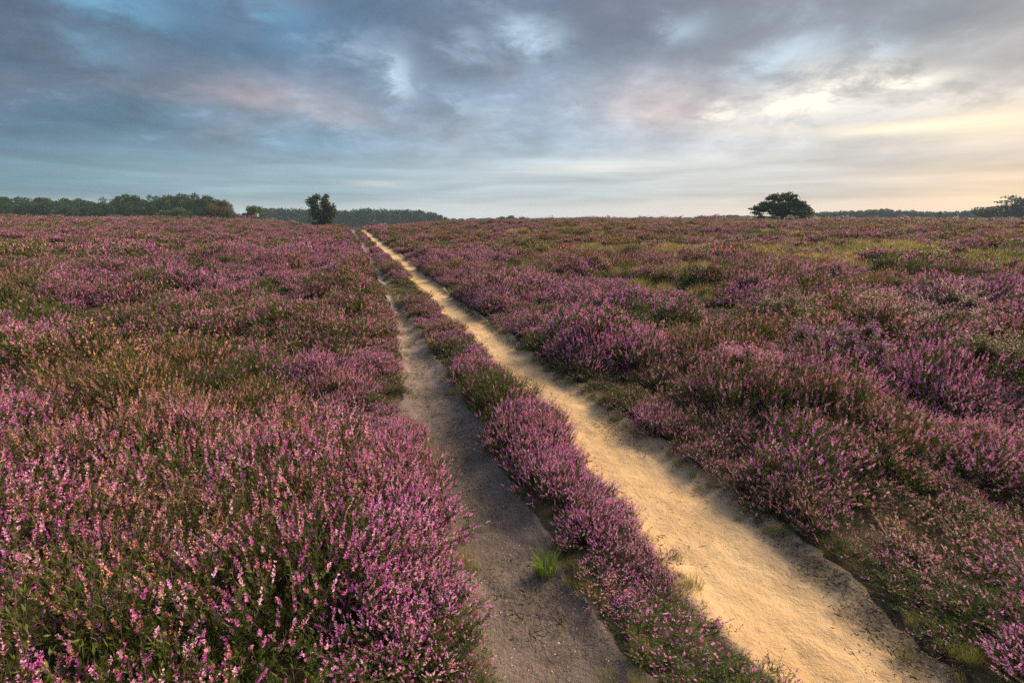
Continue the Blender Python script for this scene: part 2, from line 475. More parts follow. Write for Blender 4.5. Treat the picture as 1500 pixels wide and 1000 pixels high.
M_wood, nt, out = material('heather_wood')
t = nt.attr('tint')['Fac']
wc = nt.ramp(t, [(0.0, (0.050, 0.036, 0.026)), (1.0, (0.14, 0.105, 0.085))], 'LINEAR')
leafy(nt, out, wc, 0.0, 0.85, 0.1)

M_grass, nt, out = material('moor_grass')
t = nt.attr('tint')['Fac']; dry = nt.attr('fade', 'INSTANCER')['Fac']
g1 = nt.ramp(t, [(0.0, (0.10, 0.12, 0.026)), (0.5, (0.19, 0.19, 0.048)), (1.0, (0.31, 0.26, 0.085))], 'LINEAR')
g2 = nt.ramp(t, [(0.0, (0.22, 0.15, 0.06)), (0.5, (0.34, 0.23, 0.10)), (1.0, (0.46, 0.33, 0.16))], 'LINEAR')
leafy(nt, out, nt.mix(dry, g1, g2), 0.35, 0.6, 0.2)


def tree_leaf(name, lo, mid, hi, trans=0.25):
    m, nt, out = material(name)
    t = nt.attr('tint')['Fac']
    leafy(nt, out, nt.ramp(t, [(0.0, lo), (0.5, mid), (1.0, hi)], 'LINEAR'), trans, 0.6, 0.2)
    return m


M_oak = tree_leaf('oak_leaf', (0.012, 0.034, 0.007), (0.026, 0.060, 0.012), (0.050, 0.095, 0.020))
M_pine = tree_leaf('pine_needle', (0.018, 0.036, 0.014), (0.036, 0.060, 0.022), (0.065, 0.092, 0.030), 0.15)
M_birch = tree_leaf('birch_leaf', (0.022, 0.042, 0.012), (0.045, 0.072, 0.020), (0.085, 0.115, 0.030))
M_fresh = tree_leaf('fresh_leaf', (0.035, 0.070, 0.014), (0.070, 0.120, 0.024), (0.115, 0.165, 0.035))
M_olive = tree_leaf('olive_leaf', (0.050, 0.045, 0.012), (0.090, 0.078, 0.020), (0.135, 0.105, 0.030))
M_bark, nt, out = material('bark')
pos = nt.new('ShaderNodeTexCoord').outputs['Object']
bn = nt.noise(nt.vmath('MULTIPLY', pos, (6, 6, 1.2)), 1.5, 5, 0.6)
leafy(nt, out, nt.mix(nt.smooth(bn, 0.35, 0.65), (0.045, 0.030, 0.022), (0.13, 0.085, 0.060)), 0.0, 0.9, 0.1)

# ------------------------------------------------------------------ ground: one sheet, fine near the camera, out past the woods
na = 420
aa = np.linspace(-math.pi, math.pi, na, endpoint=False)
# more spokes ahead of the camera
w = np.sign(aa) * (np.abs(aa) / math.pi) ** 1.6 * math.pi
rr = np.concatenate([[0.15], np.geomspace(0.5, 1150, 230)])
A, RR = np.meshgrid(w, rr)
X = RR * np.sin(A); Y = RR * np.cos(A)
dT, _z = track_dist(X, np.minimum(Y, 105))
Z = H(X, Y) - 0.012 - 0.07 * (1 - sstep(-0.14, 0.04 + 0.25 * sstep(6, 20, Y), dT)) * (1 - sstep(90, 105, Y))
V = np.stack([X, Y, Z], -1).reshape(-1, 3)
V = np.vstack([V, [[0, 0, float(H(0.0, 0.0)) - 0.012]]])
i, j = np.meshgrid(np.arange(len(rr) - 1), np.arange(na), indexing='ij')
p = (i * na + j).ravel(); q = (i * na + (j + 1) % na).ravel()
T = np.concatenate([np.stack([p, q, q + na], 1), np.stack([p, q + na, p + na], 1)])
cen = np.stack([np.full(na, len(V) - 1), (np.arange(na) + 1) % na, np.arange(na)], 1)
T = np.concatenate([T, cen])
T = T[:, ::-1]
me = mesh_from('heath_ground', V, T, [M_ground], smooth=True)
tag(link(bpy.data.objects.new('heath_ground', me)), 'dark peaty soil of the heath under the heather', 'ground', kind='structure')


def track(name, fl, fr, mat, label, seed):
    ys = np.concatenate([np.arange(-4, 8, 0.025), np.geomspace(8, 100, 420)])
    nc = 40
    cr = np.linspace(0, 1, nc)
    yy, cc = np.meshgrid(ys, cr, indexing='ij')
    far_ = 1 - .85 * sstep(6, 20, ys)
    l = fl(ys) - 0.10 - far_ * 0.16 * (fbm(ys * 2.1, ys * 0 + 3, seed) - 0.5) * 2 - 0.06 * (fbm(ys * 9, ys * 0 + 3, seed + 5) - 0.5)
    r = fr(ys) + 0.10 + far_ * 0.16 * (fbm(ys * 2.1, ys * 0 + 9, seed) - 0.5) * 2 + 0.06 * (fbm(ys * 9, ys * 0 + 9, seed + 5) - 0.5)
    x = l[:, None] + (r - l)[:, None] * cc
    z = H(x, yy) - 0.002
    near = 1 - sstep(6, 14, yy)
    z = z - 0.018 * np.sin(cc * math.pi) + 0.012 + 0.03 * sstep(8, 25, yy)
    z = z + near * ((fbm(x * 5.0, yy * 4.0, seed + 9, 3) - 0.5) * 0.045 + (fbm(x * 11, yy * 10, seed + 2, 3) - 0.5) * 0.020 + (fbm(x * 34, yy * 26, seed + 7, 2) - 0.5) * 0.008)
    edge_ = np.minimum(cc, 1 - cc)
    z = z - 0.035 * (1 - sstep(0.0, 0.06, edge_))          # tuck the rim under the soil
    V = np.stack([x, yy, z], -1).reshape(-1, 3)
    i, j = np.meshgrid(np.arange(len(ys) - 1), np.arange(nc - 1), indexing='ij')
    p = (i * nc + j).ravel()
    T = np.stack([p, p + 1, p + nc + 1, p + nc], 1)
    me = mesh_from(name, V, T, [mat], smooth=True, attrs={'cross': ('FLOAT', cc.ravel())})
    tag(link(bpy.data.objects.new(name, me)), label, 'path', kind='structure')


track('sand_path', SL, SR, M_sand, 'wide pale yellow sand track running to the crest', 31)
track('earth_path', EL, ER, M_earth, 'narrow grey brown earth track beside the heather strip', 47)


# ------------------------------------------------------------------ heather bushes
def shoots(acc, g, n, Rb, Hb, lod, flower_p, spike, leaf_tint, lean=0.25, bare=0.0, dome=0.55):
    """n shoots fanning from a low crown to a domed top; the upper part of most carries a flower spike"""
    nm = max(12, n // {0: 7, 1: 5, 2: 3}[lod])
    ph = g.uniform(0, 2 * math.pi, nm); rad = np.sqrt(g.uniform(0, 1, nm))
    lump = 1 + 0.22 * np.sin(3 * ph + g.uniform(0, 6)) + 0.12 * np.sin(5 * ph + g.uniform(0, 6))
    tip = np.stack([np.cos(ph) * rad * Rb * lump, np.sin(ph) * rad * Rb * lump, Hb * (1 - dome * rad ** 2) * g.uniform(0.70, 1.08, nm)], 1)
    base = tip * np.array([0.30, 0.30, 0.0]) + np.stack([g.normal(0, .02, nm), g.normal(0, .02, nm), np.zeros(nm)], 1)
    ctrl = base * 0.35 + tip * 0.65; ctrl[:, 2] = tip[:, 2] * 0.45
    mb, mc, mt = base, ctrl, tip
    # side branchlets along each main stem carry the leaves and flowers
    w_ = g.integers(0, nm, n); f = g.uniform(0.30, 1.0, n)[:, None] ** 0.75
    base = (1 - f) ** 2 * mb[w_] + 2 * f * (1 - f) * mc[w_] + f * f * mt[w_]
    dv = unit(2 * (1 - f) * (mc - mb)[w_] + 2 * f * (mt - mc)[w_])
    dv = unit(dv + rand_dir(n, g) * 0.80 * np.array([1, 1, .6]) + np.array([0, 0, .08]))
    bl = g.uniform(.07, .15, n)[:, None] * {0: 1.0, 1: 1.1, 2: 1.3}[lod]
    tip = base + dv * bl + np.array([0, 0, 1.0]) * bl * 0.22
    ctrl = base + dv * bl * 0.5
    tint = g.uniform(0, 1, n)

    def P(t):
        t = t[..., None]
        return (1 - t) ** 2 * base[:, None] + 2 * t * (1 - t) * ctrl[:, None] + t * t * tip[:, None]

    def D(t):
        t = t[..., None]
        return unit(2 * (1 - t) * (ctrl - base)[:, None] + 2 * t * (tip - ctrl)[:, None])

    length = np.linalg.norm(tip - ctrl, axis=1) + np.linalg.norm(ctrl - base, axis=1)
    sl = np.clip(g.normal(spike, spike * 0.3, n), spike * 0.4, spike * 1.7)
    t0 = np.clip(1 - sl / length, 0.12, 0.97)
    fl = g.uniform(0, 1, n) < flower_p

    def around(t, sel, outw, alongw):
        c = P(t)[sel]; T = D(t)[sel]
        a = g.uniform(0, 2 * math.pi, c.shape[:2])[..., None]
        ref = np.array([0.31, 0.17, 0.93])
        n1 = unit(np.cross(T, ref) + 1e-6); n2 = np.cross(T, n1)
        o = unit((n1 * np.cos(a) + n2 * np.sin(a)) * outw + T * alongw)
        sd = unit(np.cross(o, T) + g.normal(0, 0.5, o.shape))
        return c.reshape(-1, 3), o.reshape(-1, 3), sd.reshape(-1, 3), c.shape[1]

    # leaves
    nl = {0: 17, 1: 8, 2: 3}[lod]
    lt = g.uniform(0.0, 1, (n, nl))
    lt = lt * np.where(fl, np.minimum(t0 + 0.05, 1), 1.0)[:, None]
    c, o, sd, k = around(lt, np.ones(n, bool), 0.75, 0.85)
    L = {0: 0.019, 1: 0.034, 2: 0.075}[lod]; W = {0: 0.0026, 1: 0.0055, 2: 0.017}[lod]
    m = len(c)
    acc.kites(c, o, sd, L * g.uniform(.6, 1.4, m), W * g.uniform(.7, 1.3, m), 0, np.clip(np.repeat(leaf_tint + 0.35 * (tint - 0.5), k) + g.normal(0, .10, m) + 0.20 * (lt.ravel() - 0.5), 0, 1))
    # florets
    if lod == 2:
        sel = np.where(fl)[0]
        c = P(t0[:, None])[sel][:, 0]; tp = tip[sel]; ln = np.linalg.norm(tp - c, axis=1) + 0.012
        for _ in range(2):
            sd = unit(np.cross(unit(tp - c), rand_dir(len(sel), g)))
            acc.kites(c, unit(tp - c), sd, ln, 0.0085 * g.uniform(.7, 1.4, len(sel)), 1, tint[sel])
    else:
        nf = {0: 16, 1: 10}[lod]
        ft = t0[:, None] + (1.01 - t0)[:, None] * g.uniform(0, 1, (n, nf))
        for rep in range(2 if lod == 0 else 1):
            c, o, sd, k = around(ft, fl, 0.9, 0.5 + 0.1 * rep)
            m = len(c)
            taper = 1.15 - 0.5 * ((ft - t0[:, None]) / (1.0 - t0)[:, None])[fl].ravel()
            L = {0: 0.0082, 1: 0.0145}[lod]; W = {0: 0.0028, 1: 0.0058}[lod]
            acc.kites(c, o, sd, L * taper * g.uniform(.7, 1.3, m), W * taper * g.uniform(.7, 1.3, m), 1, np.clip(np.repeat(tint[fl], k) + g.normal(0, .10, m), 0, 1))
    # stems
    if lod < 2:
        q = np.linspace(0, 1, 4)[:, None, None]
        ms = (1 - q) ** 2 * mb + 2 * q * (1 - q) * mc + q * q * mt
        for k in range(3):
            e = ms[k + 1] - ms[k]; sd = unit(np.cross(unit(e), rand_dir(nm, g)))
            acc.kites(ms[k], unit(e), sd, np.linalg.norm(e, axis=1) * 1.05, np.full(nm, .0026), 2, g.uniform(0, 1, nm), 0.5)
        tt = np.linspace(0.02, 1, 4 if lod == 0 else 3)
        pts = P(np.broadcast_to(tt, (n, len(tt))))
        wd = {0: 0.0013, 1: 0.0018}[lod]
        for k in range(len(tt) - 1):
            a, b_ = pts[:, k], pts[:, k + 1]
            sd = unit(np.cross(unit(b_ - a), rand_dir(n, g)))
            acc.kites(a, unit(b_ - a), sd, np.linalg.norm(b_ - a, axis=1) * 1.05, np.full(n, wd), 2, tint, 0.5)


SRC = bpy.data.collections.new('heather_sources')
KINDS = {}
ADD = []
spec = {   # flower share, spike length, leaf tint, bare, dome
    'bloom': (0.76, 0.052, 0.36, 0.2, 0.55), 'open': (0.46, 0.050, 0.50, 0.35, 0.50), 'green': (0.14, 0.036, 0.42, 0.0, 0.60)}
nsh = {0: 560, 1: 360, 2: 190}
for lod in (0, 1, 2):
    for kd, (fp, sl, ltn, bare, dome) in spec.items():
        for v in range(3 if lod < 2 else 2):
            g = np.random.default_rng(100 + lod * 50 + v * 7 + len(kd))
            a = Acc()
            shoots(a, g, nsh[lod], 0.34, 0.37, lod, fp, sl * (1.25 if lod == 2 else 1), ltn, 0.3, bare, dome)
            o = bpy.data.objects.new('heather_source.%03d' % len(ADD), a.mesh('heather_source', [M_leaf, M_flower, M_wood]))
            SRC.objects.link(o)
            KINDS.setdefault((kd, lod), []).append(len(ADD)); ADD.append(o)


def grass_mesh(name, n, Hg, Rg, wd, seed):
    g = np.random.default_rng(seed); a = Acc()
    ph = g.uniform(0, 2 * math.pi, n); r = np.sqrt(g.uniform(0, 1, n)) * Rg
    b0 = np.stack([np.cos(ph) * r, np.sin(ph) * r, np.zeros(n)], 1)
    ln = g.uniform(.5, 1.1, n) * Hg; bend = g.uniform(.1, .75, n)
    out_ = np.stack([np.cos(ph + g.normal(0, .7, n)), np.sin(ph + g.normal(0, .7, n)), np.zeros(n)], 1)
    p1 = b0 + out_ * (bend * ln * 0.25)[:, None] + np.array([0, 0, 1]) * (ln * 0.6)[:, None]
    p2 = b0 + out_ * (bend * ln * 0.8)[:, None] + np.array([0, 0, 1]) * (ln * (1 - 0.3 * bend))[:, None]
    sd = unit(np.cross(out_, [0, 0, 1]) + g.normal(0, .3, (n, 3)))
    V = np.stack([b0 - sd * wd, b0 + sd * wd, p1 + sd * wd * .8, p1 - sd * wd * .8, p2], 1).reshape(-1, 3)
    i = np.arange(n)[:, None] * 5
    T = np.concatenate([i + [0, 1, 2], i + [0, 2, 3], i + [3, 2, 4]], 0)
    a.add(V, T, 0, np.repeat(g.uniform(0, 1, n), 5))
    return a.mesh(name, [M_grass])


GSRC = bpy.data.collections.new('grass_sources')
for k, (n, hg, rg, wd) in enumerate([(130, .42, .16, .0028), (130, .38, .20, .0028), (70, .45, .34, .009), (70, .40, .40, .010)]):
    GSRC.objects.link(bpy.data.objects.new('grass_source.%03d' % k, grass_mesh('grass_source', n, hg, rg, wd, 900 + k)))


def scatter(name, pts, idx, rot, scl, attrs, coll, label, cat):
    me = bpy.data.meshes.new(name); n = len(pts)
    me.vertices.add(n); me.vertices.foreach_set('co', np.ascontiguousarray(pts, np.float32).ravel())
    for an, typ, dat in [('idx', 'INT', idx), ('rot', 'FLOAT_VECTOR', rot), ('scl', 'FLOAT_VECTOR', scl)] + [(k, 'FLOAT', v) for k, v in attrs.items()]:
        a = me.attributes.new(an, typ, 'POINT')
        a.data.foreach_set('vector' if typ == 'FLOAT_VECTOR' else 'value', np.ascontiguousarray(dat, np.int32 if typ == 'INT' else np.float32).ravel())
    o = bpy.data.objects.new(name, me); link(o); tag(o, label, cat, kind='stuff')
    t = bpy.data.node_groups.new(name, 'GeometryNodeTree')
    t.interface.new_socket('Geometry', in_out='INPUT', socket_type='NodeSocketGeometry')
    t.interface.new_socket('Geometry', in_out='OUTPUT', socket_type='NodeSocketGeometry')
    gi = t.nodes.new('NodeGroupInput'); go = t.nodes.new('NodeGroupOutput')
    iop = t.nodes.new('GeometryNodeInstanceOnPoints'); ci = t.nodes.new('GeometryNodeCollectionInfo')
    ci.inputs['Collection'].default_value = coll
    ci.inputs['Separate Children'].default_value = True; ci.inputs['Reset Children'].default_value = True
    iop.inputs['Pick Instance'].default_value = True

    def named(nm, dt):
        q = t.nodes.new('GeometryNodeInputNamedAttribute'); q.data_type = dt; q.inputs['Name'].default_value = nm
        return [s for s in q.outputs if s.enabled and s.name == 'Attribute'][0]
    L = t.links.new
    L(gi.outputs[0], iop.inputs['Points']); L(ci.outputs[0], iop.inputs['Instance'])
    L(named('idx', 'INT'), iop.inputs['Instance Index'])
    L(named('rot', 'FLOAT_VECTOR'), iop.inputs['Rotation']); L(named('scl', 'FLOAT_VECTOR'), iop.inputs['Scale'])
    L(iop.outputs[0], go.inputs[0])
    md = o.modifiers.new('scatter', 'NODES'); md.node_group = t
    return o


def jitter_grid(y0, y1, x0, x1, cell, g):
    xs = np.arange(x0, x1, cell); ys = np.arange(y0, y1, cell)
    X, Y = np.meshgrid(xs, ys)
    X = X + g.uniform(-.5, .5, X.shape) * cell; Y = Y + g.uniform(-.5, .5, Y.shape) * cell
    return X.ravel(), Y.ravel()


def wedge(X, Y, r0, r1, half, slack):
    r = np.hypot(X, Y)
    ok = (r >= r0) & (r < r1) & (np.abs(X) < Y * math.tan(R(half)) + slack) & (Y > -1.5)
    return X[ok], Y[ok]


# the yellow grass patches on the right, and where heather is browner
def grassy(x, y):
    r = np.hypot(x, y)
    n = fbm(x / 9.0 + 4, y / 4.5 + 1, 61, 4)
    s = x - SR(np.minimum(y, 100))
    zone = sstep(2.5, 6.0, s) * sstep(7, 13, y)
    band = np.exp(-((y - 31) / 7.0) ** 2) * sstep(6, 12, s) * 0.26 + np.exp(-((y - 72) / 14.0) ** 2) * 0.12 * sstep(20, 40, s)
    straw = 0.06 * sstep(4, 8, s) * sstep(6, 10, y) * (1 - sstep(26, 40, y))
    return np.clip(np.clip((n + band - 0.595) * 7, 0, 1) + straw, 0, 1) * zone


def brownness(x, y):
    s = x - SR(np.minimum(y, 100))
    b = sstep(1.5, 7, s) * sstep(5, 14, y) * 0.24 + 0.06 * sstep(18, 60, np.hypot(x, y))
    return b + (fbm(x / 3.2 + 9, y / 3.2, 71, 4) - 0.5) * (0.8 + 0.5 * sstep(0, 2, s))


bare_spots = [(*ground_at(90, 770, 0.0), 0.55, 0.22)]
keep_clear = []     # (x, y, radius) of the single shrubs built as things
shrub_spots = []
for px, py, rad_ in [(1330, 535, .70), (1215, 570, .50), (1150, 500, .50), (1095, 585, .45), (1470, 590, .5)]:
    x, y = ground_at(px, py, 0.0)
    shrub_spots.append((x, y)); keep_clear.append((x, y, rad_ * 0.95))

HP, HI, HR, HS, HF, HU = [], [], [], [], [], []
GP, GI, GR, GS, GF = [], [], [], [], []
for lod, r0, r1, cell, half, slack in [(0, 0, 6.5, .36, 50, 1.2), (0, 0, 6.51, .15, 50, 1.2), (1, 6.5, 24, .40, 49, 1.5), (1, 6.5, 24.1, .17, 49, 1.5), (2, 24, 75, .62, 48, 2), (2, 24, 62, .25, 48, 2), (2, 75, 150, .90, 48, 3), (2, 150, 420, 3.4, 48, 4)]:
    g = np.random.default_rng(300 + int(r1))
    x, y = jitter_grid(-2, r1, -r1 * 0.85, r1 * 0.85, cell, g)
    x, y = wedge(x, y, r0, r1, half, slack)
    dt, zn = track_dist(x, np.minimum(y, 105))
    rim = cell < .3
    big = 1.0 if (r1 < 25 or rim) else {75: 1.30, 150: 1.8, 420: 6.0}[r1]
    # bushes stand clear of the bare tracks; small ones grow closest
    if rim: ok = (dt > np.where(zn == 1, 0.10, np.where(zn == 0, 0.11 + 0.16 * sstep(5, 16, y), 0.07))) & (dt < 0.42) & (g.uniform(0, 1, len(x)) < 0.75)
    else: ok = (dt > np.where(zn == 1, 0.21, np.where(zn == 0, 0.25 + 0.14 * sstep(5, 16, y), 0.18))) | (y > 100)
    for bx, by, ra, rb in bare_spots: ok &= ((x - bx) / ra) ** 2 + ((y - by) / rb) ** 2 > 1
    for bx, by, rad_ in keep_clear: ok &= np.hypot(x - bx, y - by) > rad_
    gr = grassy(x, y)
    isg = (g.uniform(0, 1, len(x)) < gr * 0.62) & (not rim)
    gx, gy = x[ok & isg], y[ok & isg]
    x, y, dt, zn = x[ok & ~isg], y[ok & ~isg], dt[ok & ~isg], zn[ok & ~isg]
    n = len(x)
    hum = fbm(x / 1.3, y / 1.3, 81, 3)
    ed = sstep(0.0, 0.75, dt)
    hum = np.clip((hum - 0.5) * 2.3 + 0.5, 0, 1)
    tall = 1 + 0.40 * sstep(1.0, 2.5, x - SR(np.minimum(y, 100))) * sstep(3.0, 5, y) * (1 - sstep(7, 11, y)) * sstep(.45, .7, fbm(x / 1.9, y / 1.9, 85, 2))
    s = (0.50 + 0.50 * ed) * g.uniform(.85, 1.2, n) * (0.62 + 0.62 * hum) * (0.7 + 0.3 * tall)
    s = np.where(zn == 1, np.minimum(s * 0.98, 0.56 * g.uniform(.8, 1.1, n)), s)
    if rim: s = g.uniform(.36, .62, n) * (0.8 + 0.4 * hum) * (0.8 + 0.5 * sstep(.05, .3, dt))
    hz = g.uniform(.82, 1.25, n) * (0.28 + 0.78 * hum) * (0.72 + 0.80 * fbm(x / 2.2, y / 2.2, 83, 2)) * tall
    hz = np.minimum(np.where(zn == 1, hz * 0.98, hz), 1.4) * (0.86 + 0.14 * sstep(3, 8, np.hypot(x, y)))
    grn = fbm(x / 1.7 + 2, y / 1.7 + 7, 91, 3); opn = fbm(x / 2.6 + 31, y / 2.6 + 3, 93, 3)
    u = g.uniform(-.06, .06, n)
    kind = np.where(grn + u - 0.05 * (zn == 1) - 0.26 * (hum - 0.5) + 0.10 * (dt < 0.22) > 0.60 - 0.085 * (1 - sstep(4, 8, np.hypot(x, y))), 2, np.where(opn + u > 0.56 - 0.07 * (1 - sstep(4, 8, np.hypot(x, y))), 1, 0))
    names = ['bloom', 'open', 'green']
    idx = np.array([KINDS[(names[k], lod)][int(g.integers(0, 99)) % len(KINDS[(names[k], lod)])] for k in kind])
    bt = brownness(x, y)
    nearm = 1 - sstep(4, 9, np.hypot(x, y))
    fd = np.clip(0.12 + 0.18 * nearm + 1.0 * bt + 0.22 * (kind == 1) + g.uniform(-.28, .28, n), 0, 0.95)
    HP.append(np.stack([x, y, H(x, y) - 0.02], 1)); HI.append(idx)
    HR.append(np.stack([g.normal(0, .19, n), g.normal(0, .19, n), g.uniform(0, 6.28, n)], 1))
    big = float(big)
    vz = {1: 1, 1.30: 0.85, 1.8: 0.9, 6.0: 1.5}[big]
    HS.append(np.stack([s * big, s * big, s * hz * vz], 1)); HF.append(fd)
    HU.append(np.clip((fbm(x / 3.3, y / 3.3, 97, 3) - 0.35) * 2.2 + g.uniform(-.2, .2, n), 0, 1))
    # grass
    for rep in range(2):
        m = len(gx); jx = gx + g.normal(0, cell * .4, m); jy = gy + g.normal(0, cell * .4, m)
        GP.append(np.stack([jx, jy, H(jx, jy)], 1)); GI.append(g.integers(0, 2, m) + (2 if lod == 2 else 0))
        GR.append(np.stack([g.normal(0, .12, m), g.normal(0, .12, m), g.uniform(0, 6.28, m)], 1))
        sg_ = g.uniform(.7, 1.15, m)
        GS.append(np.stack([sg_ * big, sg_ * big, sg_ * (1 if big < 3 else 1.4)], 1))
        GF.append(np.clip((fbm(jx / 6, jy / 6, 41, 3) - 0.4) * 2.6 + g.uniform(-.2, .2, m), 0, 1))

cat_ = np.concatenate
scatter('heather', cat_(HP), cat_(HI), cat_(HR), cat_(HS), {'fade': cat_(HF), 'hue': cat_(HU)}, SRC, 'pink and mauve flowering heather covering the heath on both sides of the tracks', 'heather')
scatter('grass', cat_(GP), cat_(GI), cat_(GR), cat_(GS), {'fade': cat_(GF)}, GSRC, 'yellow green moor grass in patches among the heather right of the tracks', 'grass')

# low green growth creeping out over the track edges: short grass and seedlings
g = np.random.default_rng(55)
EP = []
for f, sgn in ((EL, -1), (ER, 1), (SL, -1), (SR, 1)):
    ys = g.uniform(0.5, 26, 300); ys = ys * (g.uniform(0, 1, 300) ** 0.6)
    ys = np.maximum(ys, 0.4)
    xs = f(ys) + sgn * g.normal(0.06, 0.07, len(ys))
    keep = fbm(xs * 1.3, ys * 1.3, 15, 3) > 0.5
    EP.append(np.stack([xs, ys], 1)[keep])
EP = cat_(EP); n = len(EP)
sg_ = g.uniform(.09, .24, n)
scatter('edge_grass', np.stack([EP[:, 0], EP[:, 1], H(EP[:, 0], EP[:, 1]) - 0.005], 1), g.integers(0, 2, n), np.stack([g.normal(0, .2, n), g.normal(0, .2, n), g.uniform(0, 6.28, n)], 1),
        np.stack([sg_, sg_, sg_], 1), {'fade': np.clip(g.normal(0, .1, n), 0, 1)}, GSRC, 'short green grass along the rims of the two tracks', 'grass')

# ------------------------------------------------------------------ litter on the tracks: heather twigs, dead bits, pale grit
g = np.random.default_rng(77)
lit = Acc()
M_litter, nt, out = material('dead_twig')
t = nt.attr('tint')['Fac']
leafy(nt, out, nt.ramp(t, [(0.0, (0.030, 0.022, 0.016)), (0.8, (0.085, 0.060, 0.042)), (1.0, (0.16, 0.115, 0.08))], 'LINEAR'), 0, .9, .1)
M_grit, nt, out = material('pale_grit')
t = nt.attr('tint')['Fac']
leafy(nt, out, nt.ramp(t, [(0.0, (0.20, 0.16, 0.13)), (1.0, (0.58, 0.54, 0.48))], 'LINEAR'), 0, .8, .2)


def litter(fl, fr, n, where, small=1.0):
    y = 0.6 + 13 * g.uniform(0, 1, n) ** 1.9
    cr = where(n)
    x = fl(y) + (fr(y) - fl(y)) * cr
    keep = fbm(x * 2.3, y * 2.3, 19, 3) + g.uniform(-.15, .15, n) > 0.47
    x, y = x[keep], y[keep]; m = len(x)
    c = np.stack([x, y, H(x, y) + 0.018 + g.uniform(0, .006, m)], 1)
    a = g.uniform(0, 6.28, m); o = unit(np.stack([np.cos(a), np.sin(a), g.normal(0, .16, m)], 1))
    for q in range(2):
        sd = unit(np.cross(o, rand_dir(m, g)))
        lit.kites(c, o, sd, small * g.uniform(.008, .036, m) * np.where(g.uniform(0, 1, m) < .08, 2.4, 1), g.uniform(.0014, .0032, m), 0, g.uniform(0, 1, m), .5)


litter(SL, SR, 9000, lambda n: 1.02 - np.abs(g.normal(0, .17, n)))
litter(SL, SR, 1200, lambda n: g.uniform(0, 1, n))
litter(SL, SR, 900, lambda n: np.abs(g.normal(0, .08, n)))
litter(EL, ER, 10000, lambda n: 0.5 + g.normal(0.12, .30, n))
litter(EL, ER, 9000, lambda n: g.uniform(0, 1, n), .35)
litter(SL, SR, 7000, lambda n: 1.0 - np.abs(g.normal(0, .30, n)), .35)
for fl, fr, n in ((EL, ER, 1700), (SL, SR, 700)):
    y = 0.6 + 9 * g.uniform(0, 1, n) ** 1.8; x = fl(y) + (fr(y) - fl(y)) * g.uniform(0, 1, n)
    r = g.uniform(.0016, .0042, n) * np.where(g.uniform(0, 1, n) < .04, 2, 1)
    c = np.stack([x, y, H(x, y) + 0.014], 1)
    oct_ = np.array([[1, 0, 0], [0, 1, 0], [-1, 0, 0], [0, -1, 0], [0, 0, .8], [0, 0, -.6]])
    V = (c[:, None] + oct_[None] * r[:, None, None] * g.uniform(.7, 1.3, (n, 6, 1))).reshape(-1, 3)
    ft = np.array([[0, 1, 4], [1, 2, 4], [2, 3, 4], [3, 0, 4], [1, 0, 5], [2, 1, 5], [3, 2, 5], [0, 3, 5]])
    lit.add(V, (np.arange(n)[:, None, None] * 6 + ft[None]).reshape(-1, 3), 1, np.repeat(g.uniform(0, 1, n), 6))
me = lit.mesh('path_litter', [M_litter, M_grit])
tag(link(bpy.data.objects.new('path_litter', me)), 'dark dead twigs and pale grit strewn over both tracks', 'litter', kind='stuff')


# ------------------------------------------------------------------ single shrubs that stand out
def empty(name, x, y, label, cat, group=None, z=None):
    o = bpy.data.objects.new(name, None); o.empty_display_size = 0.3
    o.location = (x, y, float(H(x, y)) - 0.02 if z is None else z)
    link(o); return tag(o, label, cat, group)


